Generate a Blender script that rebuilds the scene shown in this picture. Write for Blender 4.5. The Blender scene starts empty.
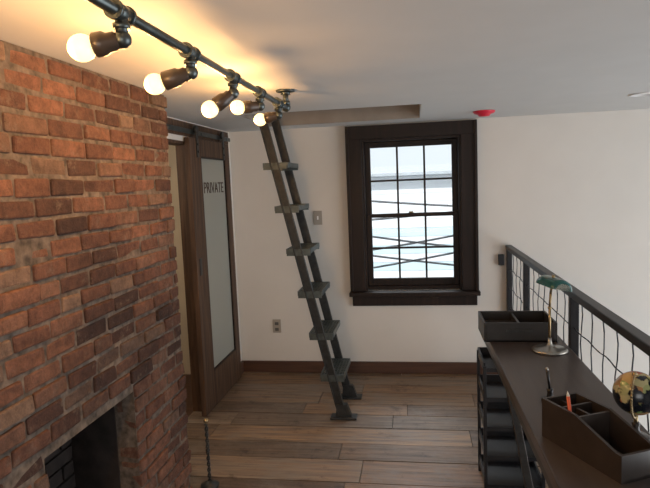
import bpy, bmesh, random
from math import *
from mathutils import Vector, Matrix
random.seed(7)
scene=bpy.context.scene
scene.view_settings.view_transform='Standard'
scene.view_settings.look='None'

# ------------------------------------------------------------ materials
def new_mat(name):
    m=bpy.data.materials.new(name); m.use_nodes=True
    nt=m.node_tree; return m,nt,nt.nodes['Principled BSDF']
def N(nt,t,**k):
    n=nt.nodes.new(t)
    for a,b in k.items(): setattr(n,a,b)
    return n
def ramp(nt,stops):
    r=N(nt,'ShaderNodeValToRGB'); e=r.color_ramp.elements
    while len(e)<len(stops): e.new(.5)
    for i,(p,c) in enumerate(stops):
        e[i].position=p; e[i].color=(*c,1)
    return r
def plain(name,col,rough=.5,metal=0,var=.12,scale=12,bump=.1,emit=0,trans=0,spec=.5):
    m,nt,b=new_mat(name)
    tc=N(nt,'ShaderNodeTexCoord'); no=N(nt,'ShaderNodeTexNoise')
    no.inputs['Scale'].default_value=scale; no.inputs['Detail'].default_value=6
    nt.links.new(tc.outputs['Object'],no.inputs['Vector'])
    r=ramp(nt,[(.3,tuple(c*(1-var) for c in col)),(.7,tuple(min(1,c*(1+var)) for c in col))])
    nt.links.new(no.outputs['Fac'],r.inputs['Fac']); nt.links.new(r.outputs['Color'],b.inputs['Base Color'])
    b.inputs['Roughness'].default_value=rough; b.inputs['Metallic'].default_value=metal
    b.inputs['Specular IOR Level'].default_value=spec
    if bump:
        bp=N(nt,'ShaderNodeBump'); bp.inputs['Strength'].default_value=bump; bp.inputs['Distance'].default_value=.005
        nt.links.new(no.outputs['Fac'],bp.inputs['Height']); nt.links.new(bp.outputs['Normal'],b.inputs['Normal'])
    if emit:
        b.inputs['Emission Color'].default_value=(*col,1); b.inputs['Emission Strength'].default_value=emit
    if trans: b.inputs['Transmission Weight'].default_value=trans
    return m
def wood(name,stops,axis=0,rough=.4,sc=3.0,rand=True,bump=.25,spec=.5,wear=None):
    m,nt,b=new_mat(name)
    tc=N(nt,'ShaderNodeTexCoord'); g=N(nt,'ShaderNodeNewGeometry')
    mp=N(nt,'ShaderNodeMapping'); s=[14,14,14]; s[axis]=1.0
    mp.inputs['Scale'].default_value=s
    nt.links.new(tc.outputs['Object'],mp.inputs['Vector'])
    ad=N(nt,'ShaderNodeVectorMath',operation='ADD'); mu=N(nt,'ShaderNodeVectorMath',operation='SCALE')
    cb=N(nt,'ShaderNodeCombineXYZ')
    for i in range(3): nt.links.new(g.outputs['Random Per Island'],cb.inputs[i])
    nt.links.new(cb.outputs[0],mu.inputs[0]); mu.inputs['Scale'].default_value=37
    nt.links.new(mp.outputs[0],ad.inputs[0]); nt.links.new(mu.outputs[0],ad.inputs[1])
    n1=N(nt,'ShaderNodeTexNoise'); n1.inputs['Scale'].default_value=sc; n1.inputs['Detail'].default_value=9; n1.inputs['Distortion'].default_value=.6
    nt.links.new(ad.outputs[0],n1.inputs['Vector'])
    ma=N(nt,'ShaderNodeMath',operation='MULTIPLY_ADD'); ma.inputs[1].default_value=.35 if rand else .9; ma.inputs[2].default_value=-.175 if rand else 0
    nt.links.new(n1.outputs['Fac'],ma.inputs[0])
    mb=N(nt,'ShaderNodeMath',operation='MULTIPLY_ADD'); mb.inputs[1].default_value=1.0 if rand else 0
    nt.links.new(g.outputs['Random Per Island'],mb.inputs[0]); nt.links.new(ma.outputs[0],mb.inputs[2])
    r=ramp(nt,stops); nt.links.new(mb.outputs[0],r.inputs['Fac'])
    outc=r.outputs['Color']
    if wear:
        # grain streaks, dark knots/stains and greyed wear
        st=N(nt,'ShaderNodeTexNoise'); st.inputs['Scale'].default_value=2.6; st.inputs['Detail'].default_value=12; st.inputs['Roughness'].default_value=.7
        nt.links.new(ad.outputs[0],st.inputs['Vector'])
        sr=ramp(nt,[(.32,(.30,.28,.27)),(.47,(.88,.87,.86)),(.68,(1.4,1.36,1.3))]); nt.links.new(st.outputs['Fac'],sr.inputs['Fac'])
        m1=N(nt,'ShaderNodeMix',data_type='RGBA',blend_type='MULTIPLY'); m1.inputs[0].default_value=.95
        nt.links.new(outc,m1.inputs[6]); nt.links.new(sr.outputs['Color'],m1.inputs[7]); outc=m1.outputs[2]
        n2=N(nt,'ShaderNodeTexNoise'); n2.inputs['Scale'].default_value=4.5; n2.inputs['Detail'].default_value=10; n2.inputs['Roughness'].default_value=.75
        nt.links.new(tc.outputs['Object'],n2.inputs['Vector'])
        wr=ramp(nt,[(.50,(0,0,0)),(.64,(.6,.6,.6))]); nt.links.new(n2.outputs['Fac'],wr.inputs['Fac'])
        mx=N(nt,'ShaderNodeMix',data_type='RGBA'); nt.links.new(wr.outputs['Color'],mx.inputs[0]); nt.links.new(outc,mx.inputs[6]); mx.inputs[7].default_value=(*wear,1)
        dk=ramp(nt,[(.32,(.35,.3,.28)),(.44,(1,1,1))]); nt.links.new(n2.outputs['Fac'],dk.inputs['Fac'])
        m2=N(nt,'ShaderNodeMix',data_type='RGBA',blend_type='MULTIPLY'); m2.inputs[0].default_value=1
        nt.links.new(mx.outputs[2],m2.inputs[6]); nt.links.new(dk.outputs['Color'],m2.inputs[7]); outc=m2.outputs[2]
    nt.links.new(outc,b.inputs['Base Color'])
    b.inputs['Roughness'].default_value=rough; b.inputs['Specular IOR Level'].default_value=spec
    bp=N(nt,'ShaderNodeBump'); bp.inputs['Strength'].default_value=bump; bp.inputs['Distance'].default_value=.004
    nt.links.new(n1.outputs['Fac'],bp.inputs['Height']); nt.links.new(bp.outputs['Normal'],b.inputs['Normal'])
    return m
def brick_mat():
    m,nt,b=new_mat('old_brick')
    tc=N(nt,'ShaderNodeTexCoord'); g=N(nt,'ShaderNodeNewGeometry')
    r=ramp(nt,[(0,(.050,.028,.023)),(.2,(.095,.047,.033)),(.45,(.125,.060,.041)),(.7,(.165,.082,.054)),(.9,(.125,.080,.060)),(1,(.19,.13,.095))])
    nt.links.new(g.outputs['Random Per Island'],r.inputs['Fac'])
    n=N(nt,'ShaderNodeTexNoise'); n.inputs['Scale'].default_value=24; n.inputs['Detail'].default_value=10; n.inputs['Roughness'].default_value=.75
    nt.links.new(tc.outputs['Object'],n.inputs['Vector'])
    n2=N(nt,'ShaderNodeTexNoise'); n2.inputs['Scale'].default_value=9; n2.inputs['Detail'].default_value=12; n2.inputs['Roughness'].default_value=.85
    nt.links.new(tc.outputs['Object'],n2.inputs['Vector'])
    n3=N(nt,'ShaderNodeTexNoise'); n3.inputs['Scale'].default_value=1.7; n3.inputs['Detail'].default_value=4
    nt.links.new(tc.outputs['Object'],n3.inputs['Vector'])
    d=N(nt,'ShaderNodeMix',data_type='RGBA',blend_type='MULTIPLY'); d.inputs[0].default_value=.85
    rr=ramp(nt,[(.33,(.40,.37,.37)),(.65,(1.3,1.25,1.2))])
    nt.links.new(n.outputs['Fac'],rr.inputs['Fac']); nt.links.new(r.outputs['Color'],d.inputs[6]); nt.links.new(rr.outputs['Color'],d.inputs[7])
    d2=N(nt,'ShaderNodeMix',data_type='RGBA',blend_type='MULTIPLY'); d2.inputs[0].default_value=1
    r3=ramp(nt,[(.35,(.6,.58,.58)),(.62,(1.2,1.15,1.1))]); nt.links.new(n3.outputs['Fac'],r3.inputs['Fac'])
    nt.links.new(d.outputs[2],d2.inputs[6]); nt.links.new(r3.outputs['Color'],d2.inputs[7])
    mx=N(nt,'ShaderNodeMix',data_type='RGBA'); fr=ramp(nt,[(.54,(0,0,0)),(.66,(.7,.7,.7))])
    nt.links.new(n2.outputs['Fac'],fr.inputs['Fac']); nt.links.new(fr.outputs['Color'],mx.inputs[0])
    nt.links.new(d2.outputs[2],mx.inputs[6]); mx.inputs[7].default_value=(.17,.13,.10,1)
    nt.links.new(mx.outputs[2],b.inputs['Base Color']); b.inputs['Roughness'].default_value=.85
    b.inputs['Specular IOR Level'].default_value=.3
    bp=N(nt,'ShaderNodeBump'); bp.inputs['Strength'].default_value=1; bp.inputs['Distance'].default_value=.010
    nt.links.new(n.outputs['Fac'],bp.inputs['Height']); nt.links.new(bp.outputs['Normal'],b.inputs['Normal'])
    return m
M={}
M['brick']=brick_mat()
M['mortar']=plain('mortar',(.10,.077,.06),.95,0,.6,30,.9)
M['soot']=plain('sooty_brick',(.022,.016,.014),.95,0,.5,14,.8)
M['floor']=wood('reclaimed_floorboards',[(.0,(.075,.047,.032)),(.16,(.19,.125,.080)),(.30,(.12,.092,.072)),(.46,(.25,.15,.082)),(.62,(.22,.18,.145)),(.78,(.33,.205,.115)),(.9,(.17,.13,.10)),(1,(.10,.065,.045))],0,.46,2.2,wear=(.21,.18,.15))
M['gap']=plain('floor_gap',(.012,.008,.006),.9,0)
M['wall']=plain('painted_plaster',(.64,.61,.565),.75,0,.02,4,.03)
M['cream']=plain('cream_plaster',(.60,.50,.37),.8,0,.03,4,.03)
M['ceil']=plain('ceiling_paint',(.60,.595,.58),.8,0,.02,5,.03)
M['hatch']=plain('raw_hatch_board',(.33,.28,.23),.8,0,.1,8,.1)
M['darkwood']=wood('dark_stained_wood',[(.2,(.008,.005,.004)),(.55,(.020,.011,.008)),(.85,(.05,.027,.018))],2,.5,2.5,False,spec=.25)
M['base']=wood('baseboard_wood',[(.2,(.04,.016,.009)),(.6,(.09,.038,.020)),(.9,(.14,.06,.032))],0,.5,2.5,False)
M['doorwood']=wood('door_wood',[(.2,(.030,.017,.011)),(.5,(.090,.050,.030)),(.8,(.15,.090,.055)),(1,(.2,.13,.09))],2,.6,2.5,False,.5,.3)
M['metal']=plain('blackened_steel',(.045,.046,.046),.42,.6,.25,30,.05)
M['tread']=plain('worn_steel_grating',(.10,.115,.11),.4,.7,.25,30,.05)
M['pipe']=plain('dark_galvanised_pipe',(.085,.10,.10),.35,.85,.25,25,.1)
M['socket']=plain('bakelite_socket',(.05,.035,.025),.35,.1,.25,25,.05)
M['rail']=plain('black_painted_metal',(.016,.016,.019),.4,.2,.2,20,.03)
M['wire']=plain('mesh_wire',(.05,.055,.065),.4,.7,.1,20,0)
M['desk']=wood('desk_top',[(.2,(.035,.027,.025)),(.6,(.060,.048,.043)),(.9,(.095,.075,.065))],1,.36,2.0,False,.15)
M['blackbox']=plain('black_lacquer_box',(.018,.016,.015),.42,0,.2,20,.05)
M['boxwood']=plain('dark_box_wood',(.030,.022,.018),.42,0,.25,20,.05)
M['brass']=plain('aged_brass',(.35,.26,.14),.3,.9,.15,20,0)
M['chrome']=plain('brushed_nickel',(.42,.40,.36),.28,.95,.05,20,0)
M['shade']=plain('green_lamp_glass',(.015,.085,.08),.15,0,.1,5,0)
M['shadein']=plain('opal_shade_lining',(.75,.72,.62),.3,0,.03,5,0)
M['plate']=plain('switch_plate',(.34,.30,.25),.4,0,.02,5,0)
M['slot']=plain('socket_slot',(.09,.08,.07),.5,0,.02,5,0)
M['red']=plain('red_plastic',(.65,.02,.05),.4,0,.05,5,0)
M['white']=plain('white_trim',(.8,.8,.8),.4,0,.02,5,0)
M['pencilr']=plain('red_pencil',(.60,.10,.04),.4,0,.05,5,0)
M['sidingw']=plain('white_siding',(.88,.92,.96),.7,0,.02,3,0)
M['sidingb']=plain('blue_grey_siding',(.64,.80,.86),.7,0,.05,3,0)
M['roof']=plain('grey_roof',(.45,.50,.54),.8,0,.2,6,.2)
M['ground']=plain('street_asphalt',(.12,.12,.12),.9,0,.2,6,.2)
M['cable']=plain('cable_sheath',(.05,.055,.06),.6,0,.1,6,0)
M['bulb']=plain('lit_bulb_glass',(1,.78,.38),.3,0,0.0,5,0,emit=1.7)
m,nt,b=new_mat('frosted_glass'); M['frost']=m
b.inputs['Base Color'].default_value=(.46,.48,.43,1); b.inputs['Roughness'].default_value=.35; b.inputs['Transmission Weight'].default_value=.3
no=N(nt,'ShaderNodeTexNoise'); no.inputs['Scale'].default_value=120; bp=N(nt,'ShaderNodeBump'); bp.inputs['Strength'].default_value=.2
nt.links.new(no.outputs['Fac'],bp.inputs['Height']); nt.links.new(bp.outputs['Normal'],b.inputs['Normal'])
m,nt,b=new_mat('window_glass'); M['glass']=m
tr=N(nt,'ShaderNodeBsdfTransparent'); gl=N(nt,'ShaderNodeBsdfGlossy'); gl.inputs['Roughness'].default_value=.02
lw=N(nt,'ShaderNodeFresnel'); lw.inputs['IOR'].default_value=1.2; mxs=N(nt,'ShaderNodeMixShader')
nt.links.new(lw.outputs[0],mxs.inputs[0]); nt.links.new(tr.outputs[0],mxs.inputs[1]); nt.links.new(gl.outputs[0],mxs.inputs[2])
nt.links.new(mxs.outputs[0],nt.nodes['Material Output'].inputs['Surface'])
m,nt,b=new_mat('globe_map'); M['globe']=m
tc=N(nt,'ShaderNodeTexCoord'); no=N(nt,'ShaderNodeTexNoise'); no.inputs['Scale'].default_value=14; no.inputs['Detail'].default_value=5
nt.links.new(tc.outputs['Object'],no.inputs['Vector'])
vo=N(nt,'ShaderNodeTexVoronoi'); vo.inputs['Scale'].default_value=30; nt.links.new(tc.outputs['Object'],vo.inputs['Vector'])
cr=ramp(nt,[(0,(.5,.28,.06)),(.3,(.4,.36,.2)),(.55,(.18,.26,.09)),(.8,(.35,.10,.05))]); nt.links.new(vo.outputs['Color'],cr.inputs['Fac'])
mk=ramp(nt,[(.50,(0,0,0)),(.53,(1,1,1))]); nt.links.new(no.outputs['Fac'],mk.inputs['Fac'])
mx=N(nt,'ShaderNodeMix',data_type='RGBA'); nt.links.new(mk.outputs['Color'],mx.inputs[0]); mx.inputs[6].default_value=(.008,.010,.015,1)
nt.links.new(cr.outputs['Color'],mx.inputs[7]); nt.links.new(mx.outputs[2],b.inputs['Base Color']); b.inputs['Roughness'].default_value=.2

# ------------------------------------------------------------ mesh builder
class MB:
    def __init__(s,name): s.name=name; s.bm=bmesh.new(); s.mats=[]
    def mi(s,k):
        if k not in s.mats: s.mats.append(k)
        return s.mats.index(k)
    def _fin(s,vs,mat,smooth=False):
        i=s.mi(mat); fs=set(f for v in vs for f in v.link_faces)
        for f in fs: f.material_index=i; f.smooth=smooth
        return fs
    def box(s,a,b,mat,bev=0,rot=None,jit=0):
        a=Vector(a);b=Vector(b);c=(a+b)/2;d=b-a
        mt=Matrix.Translation(c)@(rot.to_4x4() if rot else Matrix())@Matrix.Diagonal((abs(d.x),abs(d.y),abs(d.z),1))
        vs=bmesh.ops.create_cube(s.bm,size=1,matrix=mt)['verts']
        if jit:
            for v in vs: v.co+=Vector([random.uniform(-jit,jit) for _ in range(3)])
        s._fin(vs,mat)
        if bev:
            es=list(set(e for v in vs for e in v.link_edges))
            bmesh.ops.bevel(s.bm,geom=es,offset=bev,segments=2,affect='EDGES',profile=.5,material=-1)
        return s
    def obox(s,p,q,w,t,mat,side=Vector((0,1,0)),bev=0):
        p=Vector(p);q=Vector(q);z=(q-p).normalized();y=Vector(side).normalized();x=y.cross(z).normalized();y=z.cross(x)
        R=Matrix((x,y,z)).transposed()
        L=(q-p).length
        mt=Matrix.Translation((p+q)/2)@R.to_4x4()@Matrix.Diagonal((t,w,L,1))
        vs=bmesh.ops.create_cube(s.bm,size=1,matrix=mt)['verts']; s._fin(vs,mat)
        if bev: bmesh.ops.bevel(s.bm,geom=list(set(e for v in vs for e in v.link_edges)),offset=bev,segments=2,affect='EDGES',profile=.5)
        return s
    def cyl(s,p,q,r,mat,r2=None,seg=20):
        p=Vector(p);q=Vector(q);d=q-p
        mt=Matrix.Translation((p+q)/2)@d.to_track_quat('Z','Y').to_matrix().to_4x4()
        vs=bmesh.ops.create_cone(s.bm,cap_ends=True,segments=seg,radius1=r,radius2=r if r2 is None else r2,depth=d.length,matrix=mt)['verts']
        i=s.mi(mat)
        for f in set(f for v in vs for f in v.link_faces): f.material_index=i; f.smooth=len(f.verts)==4
        return s
    def sph(s,c,r,mat,sc=(1,1,1),seg=24):
        mt=Matrix.Translation(c)@Matrix.Diagonal((*sc,1))
        vs=bmesh.ops.create_uvsphere(s.bm,u_segments=seg,v_segments=seg//2,radius=r,matrix=mt)['verts']; s._fin(vs,mat,True); return s
    def lathe(s,prof,mat,mt=Matrix(),seg=28):
        i=s.mi(mat); rings=[]
        for r,z in prof:
            rings.append([s.bm.verts.new(mt@Vector((r*cos(2*pi*k/seg),r*sin(2*pi*k/seg),z))) for k in range(seg)])
        for a,b in zip(rings,rings[1:]):
            for k in range(seg):
                f=s.bm.faces.new((a[k],a[(k+1)%seg],b[(k+1)%seg],b[k])); f.material_index=i; f.smooth=True
        for rg in (rings[0][::-1],rings[-1]):
            f=s.bm.faces.new(rg); f.material_index=i
        return s
    def poly(s,pts,ext,mat):
        ext=Vector(ext); i=s.mi(mat)
        a=[s.bm.verts.new(Vector(p)) for p in pts]; b=[s.bm.verts.new(Vector(p)+ext) for p in pts]
        n=len(a); fs=[s.bm.faces.new(a[::-1]),s.bm.faces.new(b)]
        for k in range(n): fs.append(s.bm.faces.new((a[k],a[(k+1)%n],b[(k+1)%n],b[k])))
        for f in fs: f.material_index=i
        return s
    def tube(s,pts,r,mat,seg=8):
        for p,q in zip(pts,pts[1:]): s.cyl(p,q,r,mat,seg=seg)
        return s
    def done(s,parent=None):
        bmesh.ops.recalc_face_normals(s.bm,faces=s.bm.faces[:])
        me=bpy.data.meshes.new(s.name); s.bm.to_mesh(me); s.bm.free()
        for k in s.mats: me.materials.append(M[k])
        o=bpy.data.objects.new(s.name,me); bpy.context.collection.objects.link(o)
        if parent: o.parent=parent
        return o

H=2.058; D=4.67; XL=-1.51; XC=-1.174; YC=2.683; XR=4.2; YB=-2.4; ZB=-2.6; XF=.765
# ------------------------------------------------------------ room shell
wx1,wx2,wz1,wz2=-.425,.395,.70,1.955
w=MB('wall_back')
w.box((XL-.1,D,ZB),(wx1,D+.2,H+.1),'wall').box((wx2,D,ZB),(XR+.1,D+.2,H+.1),'wall')
w.box((wx1,D,ZB),(wx2,D+.2,wz1),'wall').box((wx1,D,wz2),(wx2,D+.2,H+.1),'wall').done()
dy1,dy2,dz=2.86,3.80,1.92
w=MB('wall_left')
w.box((XL-.1,YB,0),(XL,dy1,H),'wall').box((XL-.1,dy2,0),(XL,D,H),'wall').box((XL-.1,dy1,dz),(XL,dy2,H),'wall').done()
w=MB('wall_side_room')
w.box((-2.9,1.9,0),(-2.8,D,H),'cream').box((-2.8,1.9,0),(XL-.1,2.0,H),'cream').box((-2.8,4.57,0),(XL-.1,D,H),'cream').done()
w=MB('wall_right')
w.box((XR,YB,ZB),(XR+.1,.2,H),'wall').box((XR,3.9,ZB),(XR+.1,D,H),'wall').box((XR,.2,ZB),(XR+.1,3.9,-1.8),'wall').box((XR,.2,1.9),(XR+.1,3.9,H),'wall').done()
w=MB('wall_rear')
w.box((XL-.1,YB-.1,ZB),(-.9,YB,H),'wall').box((1.3,YB-.1,ZB),(XR+.1,YB,H),'wall').box((-.9,YB-.1,ZB),(1.3,YB,.5),'wall').box((-.9,YB-.1,1.9),(1.3,YB,H),'wall').done()  # opening behind the camera added to let the rear fill in
hx1,hx2,hy1,hy2=-1.10,.06,3.60,4.36
w=MB('ceiling')
w.box((-2.9,YB-.1,H),(XR+.1,hy1,H+.1),'ceil').box((-2.9,hy2,H),(XR+.1,D,H+.1),'ceil')
w.box((-2.9,hy1,H),(hx1,hy2,H+.1),'ceil').box((hx2,hy1,H),(XR+.1,hy2,H+.1),'ceil').done()
w=MB('ceiling_hatch')
t=.03
w.box((hx1-t,hy2,H+.1),(hx2+t,hy2+t,H+.7),'hatch').box((hx1-t,hy1-t,H+.1),(hx2+t,hy1,H+.7),'hatch')
w.box((hx1-t,hy1,H+.1),(hx1,hy2,H+.7),'hatch').box((hx2,hy1,H+.1),(hx2+t,hy2,H+.7),'hatch').box((hx1-t,hy1-t,H+.7),(hx2+t,hy2+t,H+.73),'hatch')
w.box((hx1,hy2-.012,H-.004),(hx2,hy2,H+.1),'hatch').box((hx1,hy1,H+.001),(hx1+.012,hy2-.012,H+.1),'hatch').done()

w=MB('floor')
w.box((XL-.1,YB,-.25),(XF,D,-.022),'gap')
y=YB
while y<D-.005:
    wd=random.choice([.17,.21,.25,.19,.23]); y2=min(y+wd,D)
    x=XL-.1-random.uniform(0,1.2)
    while x<XF:
        L=random.uniform(.7,1.9); x1=max(x,XL-.1)+.0018; x2=min(x+L,XF)-.0018
        if x2-x1>.02: w.box((x1,y+.0035,-.022),(x2,y2-.0035,random.uniform(-.002,.0)),'floor')
        x+=L
    y=y2
w.done()
w=MB('floor_side_room'); w.box((-2.9,1.9,-.25),(XL-.1,D,0),'base').done()
w=MB('floor_lower_level'); w.box((XL,YB,ZB-.1),(XR,D,ZB),'base').done()
MB('baseboard_back').box((XL,D-.02,0),(XF-.02,D-.0005,.098),'base',.004).done()
MB('baseboard_left').box((XL+.0005,4.52,0),(XL+.02,D-.02,.098),'base',.004).done()

# ------------------------------------------------------------ brick chimney breast
fy1,fy2,fz=1.575,2.165,.765
w=MB('brick_chimney_breast')
mx_=XC-.007
yb=-1.3
w.box((XL+.001,yb,0),(mx_,fy1,H-.002),'mortar').box((XL+.001,fy2,0),(mx_,YC-.007,H-.002),'mortar').box((XL+.001,fy1,fz),(mx_,fy2,H-.002),'mortar')
w.box((XL+.001,fy1,0),(XL+.02,fy2,fz),'soot')
w.box((XL+.02,fy1,0),(mx_-.09,fy1+.006,fz),'soot').box((XL+.02,fy2-.006,0),(mx_-.09,fy2,fz),'soot').box((XL+.02,fy1,fz-.006),(mx_-.09,fy2,fz),'soot')
rows=31; ch=(H-.004)/rows; g=.011; bl=.19
for r in range(rows):
    z1=r*ch+g/2; z2=(r+1)*ch-g/2
    y=YC; first=True
    while y>yb+.02:
        L=(bl if not(first and r%2) else bl*.5)*random.uniform(.86,1.12); first=False
        if random.random()<.1: L*=.6
        a=max(y-L+g,yb); b2=y
        y-=L
        segs=[(a,b2)]
        if (z1+z2)/2<fz:
            segs=[]
            if a<fy1: segs.append((a,min(b2,fy1)))
            if b2>fy2: segs.append((max(a,fy2),b2))
        for (p,q) in segs:
            if q-p<.025: continue
            o=random.uniform(-.006,.006)
            w.box((XC-.09,p,z1+random.uniform(-.0015,.0025)),(XC+o,q,z2+random.uniform(-.0025,.0015)),'brick',.007,jit=.0038)
    x=XC-.10
    while x>XL+.03:
        L=random.choice([.11,.2]); x2=max(x-L,XL+.004)
        w.box((x2+g,YC-.06,z1),(x,YC+random.uniform(-.003,.002),z2),'brick',.004,jit=.002)
        x=x2
for r in range(10):
    yy=fy1+(.0 if r%2 else -.09)
    while yy<fy2-.02:
        a=max(yy,fy1+.008); b2=min(yy+.19,fy2-.008)
        if b2-a>.03: w.box((XL+.02,a,r*ch+.005),(XL+.032,b2,(r+1)*ch-.005),'soot',.003,jit=.002)
        yy+=.2
w.done()

# ------------------------------------------------------------ window
def window():
    w=MB('window_1')
    y0=D-.03
    cx1,cx2=-.518,.490; ct=2.047
    w.box((cx1,y0,.70),(wx1+.02,D-.001,ct),'darkwood',.004).box((wx2-.02,y0,.70),(cx2,D-.001,ct),'darkwood',.004)
    w.box((cx1,y0-.006,wz2-.015),(cx2,D-.001,ct),'darkwood',.004)
    w.box((cx1-.012,y0-.018,.70),(cx1+.012,D-.001,ct),'darkwood',.004).box((cx2-.012,y0-.018,.70),(cx2+.012,D-.001,ct),'darkwood',.004)
    w.box((cx1-.02,D-.085,.665),(cx2+.02,D+.04,.70),'darkwood',.006)
    w.box((cx1,D-.03,.578),(cx2,D-.001,.665),'darkwood',.005)
    e=.001
    w.box((wx1+e,D,wz1+e),(wx1+.035,D+.2,wz2-e),'darkwood').box((wx2-.035,D,wz1+e),(wx2-e,D+.2,wz2-e),'darkwood')
    w.box((wx1+.035,D,wz2-.035),(wx2-.035,D+.2,wz2-e),'darkwood').box((wx1+.035,D+.04,wz1+e),(wx2-.035,D+.2,wz1+.03),'darkwood')
    sx1,sx2=wx1+.035,wx2-.035; zm=1.315
    def sash(z1,z2,y1,y2,bot,top):
        st=.045
        w.box((sx1,y1,z1),(sx1+st,y2,z2),'darkwood',.003).box((sx2-st,y1,z1),(sx2,y2,z2),'darkwood',.003)
        w.box((sx1+st,y1,z1),(sx2-st,y2,z1+bot),'darkwood',.003).box((sx1+st,y1,z2-top),(sx2-st,y2,z2),'darkwood',.003)
        gx1,gx2,gz1,gz2=sx1+st,sx2-st,z1+bot,z2-top
        for i in (1,2):
            x=gx1+(gx2-gx1)*i/3; w.box((x-.008,y1+.004,gz1),(x+.008,y2-.004,gz2),'darkwood')
        z=(gz1+gz2)/2; w.box((gx1,y1+.005,z-.008),(gx2,y2-.005,z+.008),'darkwood')
        w.box((gx1,(y1+y2)/2-.002,gz1),(gx2,(y1+y2)/2+.002,gz2),'glass')
    sash(wz1+.03,zm+.017,D+.07,D+.105,.06,.032)
    sash(zm-.017,wz2-.035,D+.11,D+.145,.032,.045)
    w.cyl((-.02,D+.085,zm+.017),(-.02,D+.085,zm+.03),.018,'brass')
    return w.done()
window()

# ------------------------------------------------------------ sliding door, track
def door():
    w=MB('door_1')
    x1,x2=XL+.008,XL+.045; y1,y2=3.67,4.50; z1,z2=.012,1.945; s=.20; s2=.10; br=.26; tr=.12
    w.box((x1,y1,z1),(x2,y1+s,z2),'doorwood',.003).box((x1,y2-s2,z1),(x2,y2,z2),'doorwood',.003)
    w.box((x1,y1+s,z1),(x2,y2-s2,z1+br),'doorwood',.003).box((x1,y1+s,z2-tr),(x2,y2-s2,z2),'doorwood',.003)
    w.box((x1+.012,y1+s,z1+br),(x2-.014,y2-s2,z2-tr),'frost')
    for a,b,c,d in ((y1+s,y1+s+.012,z1+br,z2-tr),(y2-s2-.012,y2-s2,z1+br,z2-tr),(y1+s,y2-s2,z1+br,z1+br+.012),(y1+s,y2-s2,z2-tr-.012,z2-tr)):
        w.box((x2-.014,a,c),(x2-.003,b,d),'darkwood')
    for y in (y1+.14,y2-.14):
        w.box((x2,y-.02,z2-.13),(x2+.006,y+.02,z2+.045),'metal',.001)
        w.cyl((x2-.012,y,z2+.062),(x2+.008,y,z2+.062),.028,'metal')
        w.cyl((x2+.006,y,z2-.09),(x2+.012,y,z2-.09),.009,'metal'); w.cyl((x2+.006,y,z2-.04),(x2+.012,y,z2-.04),.009,'metal')
    w.box((x2-.001,y1+.05,1.0),(x2+.003,y1+.09,1.12),'metal',.001)
    o=w.done()
    c=bpy.data.curves.new('private_lettering','FONT'); c.body='PRIVATE'; c.size=.115; c.extrude=.001; c.align_x='CENTER'
    t=bpy.data.objects.new('private_lettering',c); bpy.context.collection.objects.link(t)
    t.rotation_euler=(pi/2,0,pi/2); t.location=(x2-.0125,(y1+s+y2-s2)/2,1.565); c.materials.append(M['doorwood']); t.parent=o
door()
w=MB('barn_door_track')
w.box((XL+.022,2.75,1.972),(XL+.030,4.60,2.003),'pipe',.001)
for y in (2.9,3.4,3.95,4.5): w.cyl((XL+.001,y,1.986),(XL+.036,y,1.986),.010,'pipe')
w.done()
MB('trim_1').box((XL+.0005,2.72,1.955),(XL+.006,4.62,2.05),'doorwood').done()
w=MB('trim_2')
w.box((XL-.1,dy1+.0005,0),(XL,dy1+.02,dz),'cream').box((XL-.1,dy2-.02,0),(XL,dy2-.0005,dz),'doorwood').box((XL-.1,dy1+.02,dz-.02),(XL,dy2-.02,dz-.0005),'doorwood').done()

# ------------------------------------------------------------ library ladder
def ladder():
    w=MB('library_ladder')
    Y1,Y2=3.735,4.105; zt=2.13
    def X(z): return -.51-.2265*z
    for y in (Y1,Y2):
        p=Vector((X(.03),y,.03)); q=Vector((X(zt),y,zt))
        w.obox(p,q,.010,.055,'metal')
        nx=(q-p).normalized(); side=Vector((0,1,0)).cross(nx)
        sg=1 if y==Y1 else -1
        for k in (-1,1):
            off=side*(.025*k)+Vector((0,-sg*.012,0))
            w.obox(p+off,q+off,.024,.006,'metal')
        w.box((X(0)-.085,y-.045,.0),(X(0)+.095,y+.045,.014),'metal',.004)
        w.poly([(X(0)-.05,y-.02,.014),(X(0)+.06,y-.02,.014),(X(0)+.03,y-.02,.10),(X(0)-.04,y-.02,.10)],(0,.04,0),'metal')
    for i in range(6):
        z=.285+.29*i; x=X(z)
        w.box((x-.085,Y1+.005,z-.016),(x-.078,Y2-.005,z+.016),'tread').box((x+.078,Y1+.005,z-.016),(x+.085,Y2-.005,z+.016),'tread')
        for k in range(7):
            xx=x-.063+k*.021
            w.box((xx-.002,Y1+.005,z-.012),(xx+.002,Y2-.005,z+.012),'tread')
        n=11
        for k in range(n):
            yy=Y1+.012+(Y2-Y1-.024)*k/(n-1)
            w.box((x-.08,yy-.005,z+.002),(x+.08,yy+.005,z+.014),'tread')
        for yy in (Y1,Y2): w.box((x-.08,yy-.006,z-.03),(x+.08,yy+.006,z+.016),'tread')
    w.cyl((X(zt-.05),Y1-.03,zt-.05),(X(zt-.05),Y2+.03,zt-.05),.014,'metal')
    w.done()
ladder()

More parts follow.
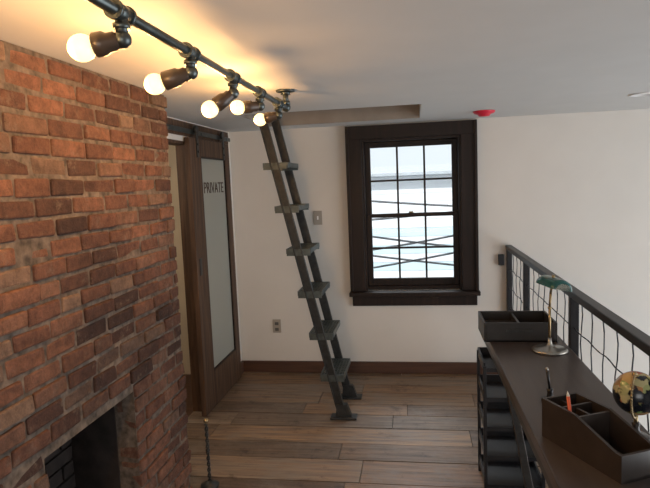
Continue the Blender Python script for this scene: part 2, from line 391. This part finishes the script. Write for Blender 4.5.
# ------------------------------------------------------------ pipe track light
def pipe_light():
    w=MB('pipe_track_light'); px,pz=-.60,1.975; ye=2.77
    w.cyl((px,.35,pz),(px,ye,pz),.0125,'pipe')
    def coupling(y,L=.05,r=.018):
        w.cyl((px,y-L/2,pz),(px,y+L/2,pz),r,'pipe')
        for k in (-1,1): w.cyl((px,y+k*L/2-.005,pz),(px,y+k*L/2+.005,pz),r+.003,'pipe')
    for y in (ye,.45):
        w.sph((px,y,pz),.022,'pipe'); w.cyl((px,y,pz),(px,y,H-.004),.0135,'pipe')
        w.cyl((px,y,pz+.012),(px,y,pz+.03),.02,'pipe')
        w.cyl((px,y,H-.009),(px,y,H-.0005),.045,'pipe'); w.cyl((px,y,H-.022),(px,y,H-.008),.024,'pipe')
    bulbs=[(.79,-.685,.78,1.90),(1.17,-.680,1.15,1.905),(1.55,-.697,1.53,1.893),(1.93,-.675,1.90,1.868),(2.28,-.68,2.24,1.915),(2.60,-.685,2.60,1.905)]
    for (y,bx,by,bz) in bulbs:
        coupling(y,.055)
        w.cyl((px,y,pz),(px,y,pz-.048),.013,'pipe'); w.cyl((px,y,pz-.022),(px,y,pz-.034),.018,'pipe')
        e=Vector((px,y,pz-.055)); w.sph(e,.019,'pipe')
        b=Vector((bx,by,bz)); d=(b-e).normalized(); Ld=(b-e).length
        rot=d.to_track_quat('Z','Y').to_matrix().to_4x4(); mt=Matrix.Translation(e)@rot
        w.lathe([(.017,0),(.017,.012),(.020,.016),(.020,.03),(.025,.038),(.026,Ld-.026),(.022,Ld-.022)],'socket',mt)
        R=.029; pr=[(.012,Ld-.03)]
        for k in range(11):
            a=-1.05+k*(pi/2+1.05)/10; pr.append((max(R*cos(a),.0004),Ld+R*sin(a)+.002))
        w.lathe(pr,'bulb',mt)
    o=w.done()
    for (y,bx,by,bz) in bulbs:
        l=bpy.data.lights.new('bulb_light','POINT'); l.energy=5.2; l.color=(1,.53,.19); l.shadow_soft_size=.03
        lo=bpy.data.objects.new('bulb_light',l); bpy.context.collection.objects.link(lo)
        e=Vector((px,y,pz-.055)); b=Vector((bx,by,bz)); lo.location=b+(b-e).normalized()*.067; lo.parent=o
pipe_light()

# ------------------------------------------------------------ small wall / ceiling items
w=MB('light_switch'); w.box((-.786-.036,D-.007,1.262),(-.786+.036,D-.0005,1.378),'plate',.002)
w.box((-.786-.006,D-.012,1.305),(-.786+.006,D-.006,1.335),'white').done()
w=MB('wall_outlet'); w.box((-1.181-.036,D-.007,.345),(-1.181+.036,D-.0005,.461),'plate',.002)
for z in (.375,.425): w.box((-1.181-.016,D-.009,z-.013),(-1.181+.016,D-.006,z+.013),'slot',.001)
w.done()
w=MB('fire_sprinkler'); c=Matrix.Translation((.502,4.18,H-.001))@Matrix.Rotation(pi,4,'X')
w.lathe([(.075,0),(.075,.006),(.066,.016),(.045,.022),(.036,.034),(.001,.036)],'red',c).done()
w=MB('recessed_downlight'); c=Matrix.Translation((1.374,3.76,H-.0005))@Matrix.Rotation(pi,4,'X')
w.lathe([(.075,0),(.075,.004),(.055,.008),(.052,.003),(.001,.003)],'white',c).done()

# ------------------------------------------------------------ railing
def railing():
    w=MB('wire_mesh_railing'); x=.738; zt=1.058
    w.box((x-.025,.0,zt-.035),(x+.022,D-.002,zt),'rail',.004)
    w.box((x-.012,.0,.10),(x+.012,D-.002,.13),'rail',.002)
    for y in (4.645,3.95,2.80,1.30,.03):
        w.box((x-.02,y-.02,.0),(x+.02,y+.02,zt-.03),'rail',.003)
        w.box((x-.024,y-.04,.0),(x+.026,y+.04,.008),'rail')
    y=.12
    while y<4.62:
        pts=[(x+.004*sin(k*1.6),y+.006*sin(k*1.3+y*9),.12+k*(zt-.15)/14) for k in range(15)]
        w.tube(pts,.0028,'wire',6); y+=.15
    for z in (.27,.42,.57,.72,.87):
        n=70; pts=[(x+.004*cos(k*1.6),.05+k*(4.6)/n,z+.005*sin(k*1.7)) for k in range(n+1)]
        w.tube(pts,.0028,'wire',6)
    w.box((.655,D-.03,.90),(.70,D-.001,.985),'rail',.004)
    w.done()
railing()

# ------------------------------------------------------------ desk
DZ=.80
def desk():
    w=MB('narrow_desk')
    w.box((.352,.25,DZ-.04),(.700,3.10,DZ),'desk',.004)
    w.box((.357,.26,DZ-.075),(.372,3.09,DZ-.0405),'metal')
    w.box((.680,.26,DZ-.075),(.695,3.09,DZ-.0405),'metal')
    for y in (2.70,1.35,.45):
        w.obox((.40,y,DZ-.04),(.53,y,.02),.06,.035,'metal',bev=.003)
        w.box((.38,y-.05,0),(.70,y+.05,.022),'metal',.003)
        w.box((.375,y-.03,DZ-.06),(.68,y+.03,DZ-.0405),'metal')
    w.done()
desk()
def rack():
    w=MB('metal_tier_rack'); x1,x2,y1,y2=.325,.60,2.80,3.07
    zs=[.05,.20,.35,.50,.65]
    for x in (x1,x2):
        for y in (y1,y2):
            w.box((x-.008,y-.008,0),(x+.008,y+.008,.68),'rail',.001)
    for z in zs:
        w.box((x1,y1,z),(x2,y2,z+.004),'rail')
        for a,b in (((x1-.004,y1,z),(x1+.004,y2,z+.045)),((x2-.004,y1,z),(x2+.004,y2,z+.045)),((x1,y2-.004,z),(x2,y2+.004,z+.045)),((x1,y1-.004,z),(x2,y1+.004,z+.02))):
            w.box(a,b,'rail')
    w.done()
rack()
def tray(name,x1,x2,y1,y2,z,h,divs,mat='blackbox'):
    w=MB(name); t=.010
    w.box((x1,y1,z),(x2,y2,z+.008),mat)
    w.box((x1,y1,z),(x1+t,y2,z+h),mat,.0015).box((x2-t,y1,z),(x2,y2,z+h),mat,.0015)
    w.box((x1+t,y1,z),(x2-t,y1+t,z+h),mat,.0015).box((x1+t,y2-t,z),(x2-t,y2,z+h),mat,.0015)
    for f in divs: xx=x1+(x2-x1)*f; w.box((xx-t/2,y1+t,z),(xx+t/2,y2-t,z+h*.9),mat)
    return w
w=tray('document_box',.325,.665,2.80,3.06,DZ+.0005,.095,(.5,))
w.box((.43,2.795,DZ+.05),(.55,2.8015,DZ+.062),'metal')
w.box((.36,2.84,DZ+.009),(.49,3.04,DZ+.05),'boxwood').done()
def organizer():
    w=MB('desk_organizer'); x1,x2,y1,y2=-.064,.064,-.155,.155; z=0; t=.009
    prof=[(y1,z),(y2,z),(y2,z+.12),(y2-.14,z+.12),(y1+.02,z+.075),(y1,z+.075)]
    for x in (x1,x2-t): w.poly([(x,a,b) for a,b in prof],(t,0,0),'boxwood')
    w.box((x1+t,y1,z),(x2-t,y2,z+.008),'boxwood')
    w.box((x1+t,y1,z),(x2-t,y1+t,z+.075),'boxwood').box((x1+t,y2-t,z),(x2-t,y2,z+.12),'boxwood')
    w.box((x1+t,y2-.075,z),(x2-t,y2-.068,z+.115),'boxwood').box((x1+t,y2-.145,z),(x2-t,y2-.137,z+.113),'boxwood')
    w.box((-.004,y2-.14,z),(.004,y2-t,z+.107),'boxwood')
    o=w.done(); o.location=(.500,1.655,DZ+.0005); o.rotation_euler=(0,0,radians(26))
    w=MB('pencil'); p=Vector((-.042,.04,.012)); q=p+Vector((-.006,.020,.145))
    w.cyl(p,q,.0055,'pencilr',seg=6); w.cyl(q,q+(q-p).normalized()*.015,.0055,'shadein',.0006,seg=6)
    p=w.done(); p.parent=o
organizer()
w=MB('pen_stand'); bx,by=.462,2.05
w.lathe([(.030,0),(.030,.008),(.012,.014),(.009,.03),(.012,.045),(.001,.047)],'rail',Matrix.Translation((bx,by,DZ+.0005)))
w.cyl((bx,by,DZ+.04),(bx-.012,by-.01,DZ+.115),.0045,'rail').cyl((bx-.012,by-.01,DZ+.115),(bx-.0135,by-.0115,DZ+.127),.006,'chrome',.004); w.done()
def globe():
    gx,gy=.640,1.755; T=Matrix.Translation((gx,gy,DZ+.0005)); w=MB('desk_globe')
    w.lathe([(.046,0),(.046,.008),(.036,.016),(.014,.024),(.009,.04),(.012,.052),(.004,.058)],'boxwood',T)
    c=Vector((gx,gy,DZ+.145)); R=.064
    w.sph(c,R,'globe',seg=40)
    ax=radians(23); pts=[]
    for k in range(25):
        a=-pi/2+pi*k/24+0
        v=Vector((cos(a)*(R+.008),0,sin(a)*(R+.008))); v.rotate(Matrix.Rotation(ax,3,'Y')); v.rotate(Matrix.Rotation(radians(-120),3,'Z')); pts.append(c+v)
    w.tube(pts,.0035,'brass',8)
    for k in (0,-1):
        w.sph(pts[k],.007,'brass'); w.cyl(pts[k],c+(pts[k]-c)*.85,.003,'brass')
    w.cyl((gx,gy,DZ+.05),(gx,gy,c.z-R-.004),.006,'brass')
    w.done()
globe()
def lamp():
    lx,ly=.598,2.66; w=MB('bankers_lamp'); T=Matrix.Translation((lx,ly,DZ+.0005))
    w.lathe([(.078,0),(.078,.008),(.068,.014),(.03,.020),(.014,.028),(.009,.04),(.008,.06)],'chrome',T)
    pts=[Vector((lx,ly,DZ+.055)),Vector((lx,ly,DZ+.2)),Vector((lx+.004,ly,DZ+.27)),Vector((lx+.012,ly,DZ+.315))]
    w.tube(pts,.0055,'brass',14); w.sph(pts[1],.009,'brass')
    c=Vector((lx+.016,ly,DZ+.295)); d=Vector((.22,-.97,0)).normalized(); s=Vector((0,0,1)).cross(d)
    L=.09; n=18; i=w.mi('shade'); j=w.mi('shadein')
    tilt=Matrix.Rotation(radians(-12),3,d)
    def pt(u,a,r): return c+d*u+tilt@(s*(cos(a)*r)+Vector((0,0,sin(a)*r*.9)))
    for r,mi_ in ((.050,i),(.046,j)):
        secs=[(-L,r*.72),(-L+.010,r*.95),(-L+.025,r),(L-.025,r),(L-.010,r*.95),(L,r*.72)]
        rings=[[w.bm.verts.new(pt(u,pi*k/n,rr)) for k in range(n+1)] for u,rr in secs]
        for A,B in zip(rings,rings[1:]):
            for k in range(n):
                f=w.bm.faces.new((A[k],A[k+1],B[k+1],B[k])); f.material_index=mi_; f.smooth=True
        for A in (rings[0],rings[-1]): f=w.bm.faces.new(A); f.material_index=mi_
    w.cyl(c-d*.055+Vector((0,0,.012)),c+d*.055+Vector((0,0,.012)),.012,'shadein')
    w.cyl(c+Vector((0,0,.03)),c+Vector((0,0,.056)),.007,'brass')
    w.done()
lamp()
w=MB('fireplace_poker_stand'); fx,fy=-1.125,2.80
w.lathe([(.05,0),(.05,.008),(.02,.018),(.008,.03)],'metal',Matrix.Translation((fx,fy,0)))
for sg in (1,-1):
    pts=[Vector((fx+sg*.006*cos(k*1.2),fy+sg*.006*sin(k*1.2),.02+k*.0125)) for k in range(27)]
    w.tube(pts,.005,'metal',8)
w.sph((fx,fy,.365),.014,'brass'); w.sph((fx,fy,.20),.012,'metal'); w.sph((fx,fy,.29),.010,'metal'); w.done()

# ------------------------------------------------------------ outside
MB('ground').box((-12,D+.3,-2.8),(12,22,-2.6),'ground').done()
w=MB('neighbour_house'); yh=11
for k in range(26):
    z=-2.6+k*.165
    w.box((-6,yh,z),(5,yh+.02,z+.15),'sidingb' if z<.7 and k%2 else 'sidingw')
w.box((-6,yh+.02,-2.6),(5,yh+3,1.69),'sidingw')
w.box((-6.2,yh-.3,1.69),(5.2,yh+3,1.74),'roof').done()
w=MB('power_lines')
for (za,zb,sag) in ((1.62,1.15,.08),(1.05,1.38,.06),(.55,1.32,.12),(1.30,.55,.1),(.25,1.10,.08),(.98,.30,.05)):
    pts=[Vector((-2.5+5*k/24,7.2,za+(zb-za)*k/24-sag*sin(pi*k/24))) for k in range(25)]
    w.tube(pts,.013,'cable',6)
for x in (-2.5,2.5): w.cyl((x,7.2,-2.6),(x,7.2,2.3),.11,'doorwood',.09)
w.done()

# ------------------------------------------------------------ light
def area(name,loc,tgt,sx,sy,e,col):
    l=bpy.data.lights.new(name,'AREA'); l.shape='RECTANGLE'; l.size=sx; l.size_y=sy; l.energy=e; l.color=col
    o=bpy.data.objects.new(name,l); bpy.context.collection.objects.link(o); o.location=loc
    o.rotation_euler=(Vector(tgt)-Vector(loc)).to_track_quat('-Z','Y').to_euler()
area('sky_light_window',(0,6.6,3.6),(-.1,4.2,.6),2.5,1.6,210,(.88,.95,1))
area('daylight_right_window',(XR+.15,2.05,0.05),(0,2.05,0.05),3.6,3.6,145,(.95,.97,1))
area('rear_fill_light',(.2,YB-.15,1.2),(.2,2,1.0),2.2,1.4,32,(1,.96,.91))  # unseen fill added behind the camera for room ambient and brick
l=bpy.data.lights.new('side_room_fill','POINT'); l.energy=11; l.color=(1,.9,.75); l.shadow_soft_size=.15  # unseen point light added to brighten the side room walls
o=bpy.data.objects.new('side_room_fill',l); bpy.context.collection.objects.link(o); o.location=(-2.2,3.2,1.8)
s=bpy.data.lights.new('sun','SUN'); s.energy=3.1; s.angle=.02; s.color=(1,.98,.95)
o=bpy.data.objects.new('sun',s); bpy.context.collection.objects.link(o); o.rotation_euler=(radians(50),0,radians(15))
wd=bpy.data.worlds.new('sky'); scene.world=wd; wd.use_nodes=True
bg=wd.node_tree.nodes['Background']; bg.inputs[0].default_value=(.84,.93,1,1); bg.inputs[1].default_value=1.05

# ------------------------------------------------------------ camera
cam=bpy.data.cameras.new('camera'); co=bpy.data.objects.new('camera',cam); bpy.context.collection.objects.link(co)
yaw,pit,rol,f=.1562,.1054,.0407,570.8
F=Vector((-sin(yaw)*cos(pit),cos(yaw)*cos(pit),-sin(pit))); r0=Vector((cos(yaw),sin(yaw),0)); u0=r0.cross(F)
R=cos(rol)*r0-sin(rol)*u0; U=cos(rol)*u0+sin(rol)*r0
co.matrix_world=Matrix(((R.x,U.x,-F.x,0),(R.y,U.y,-F.y,0),(R.z,U.z,-F.z,1.6),(0,0,0,1)))
cam.sensor_fit='HORIZONTAL'; cam.sensor_width=36; cam.lens=36*f/650; cam.clip_start=.02
scene.camera=co
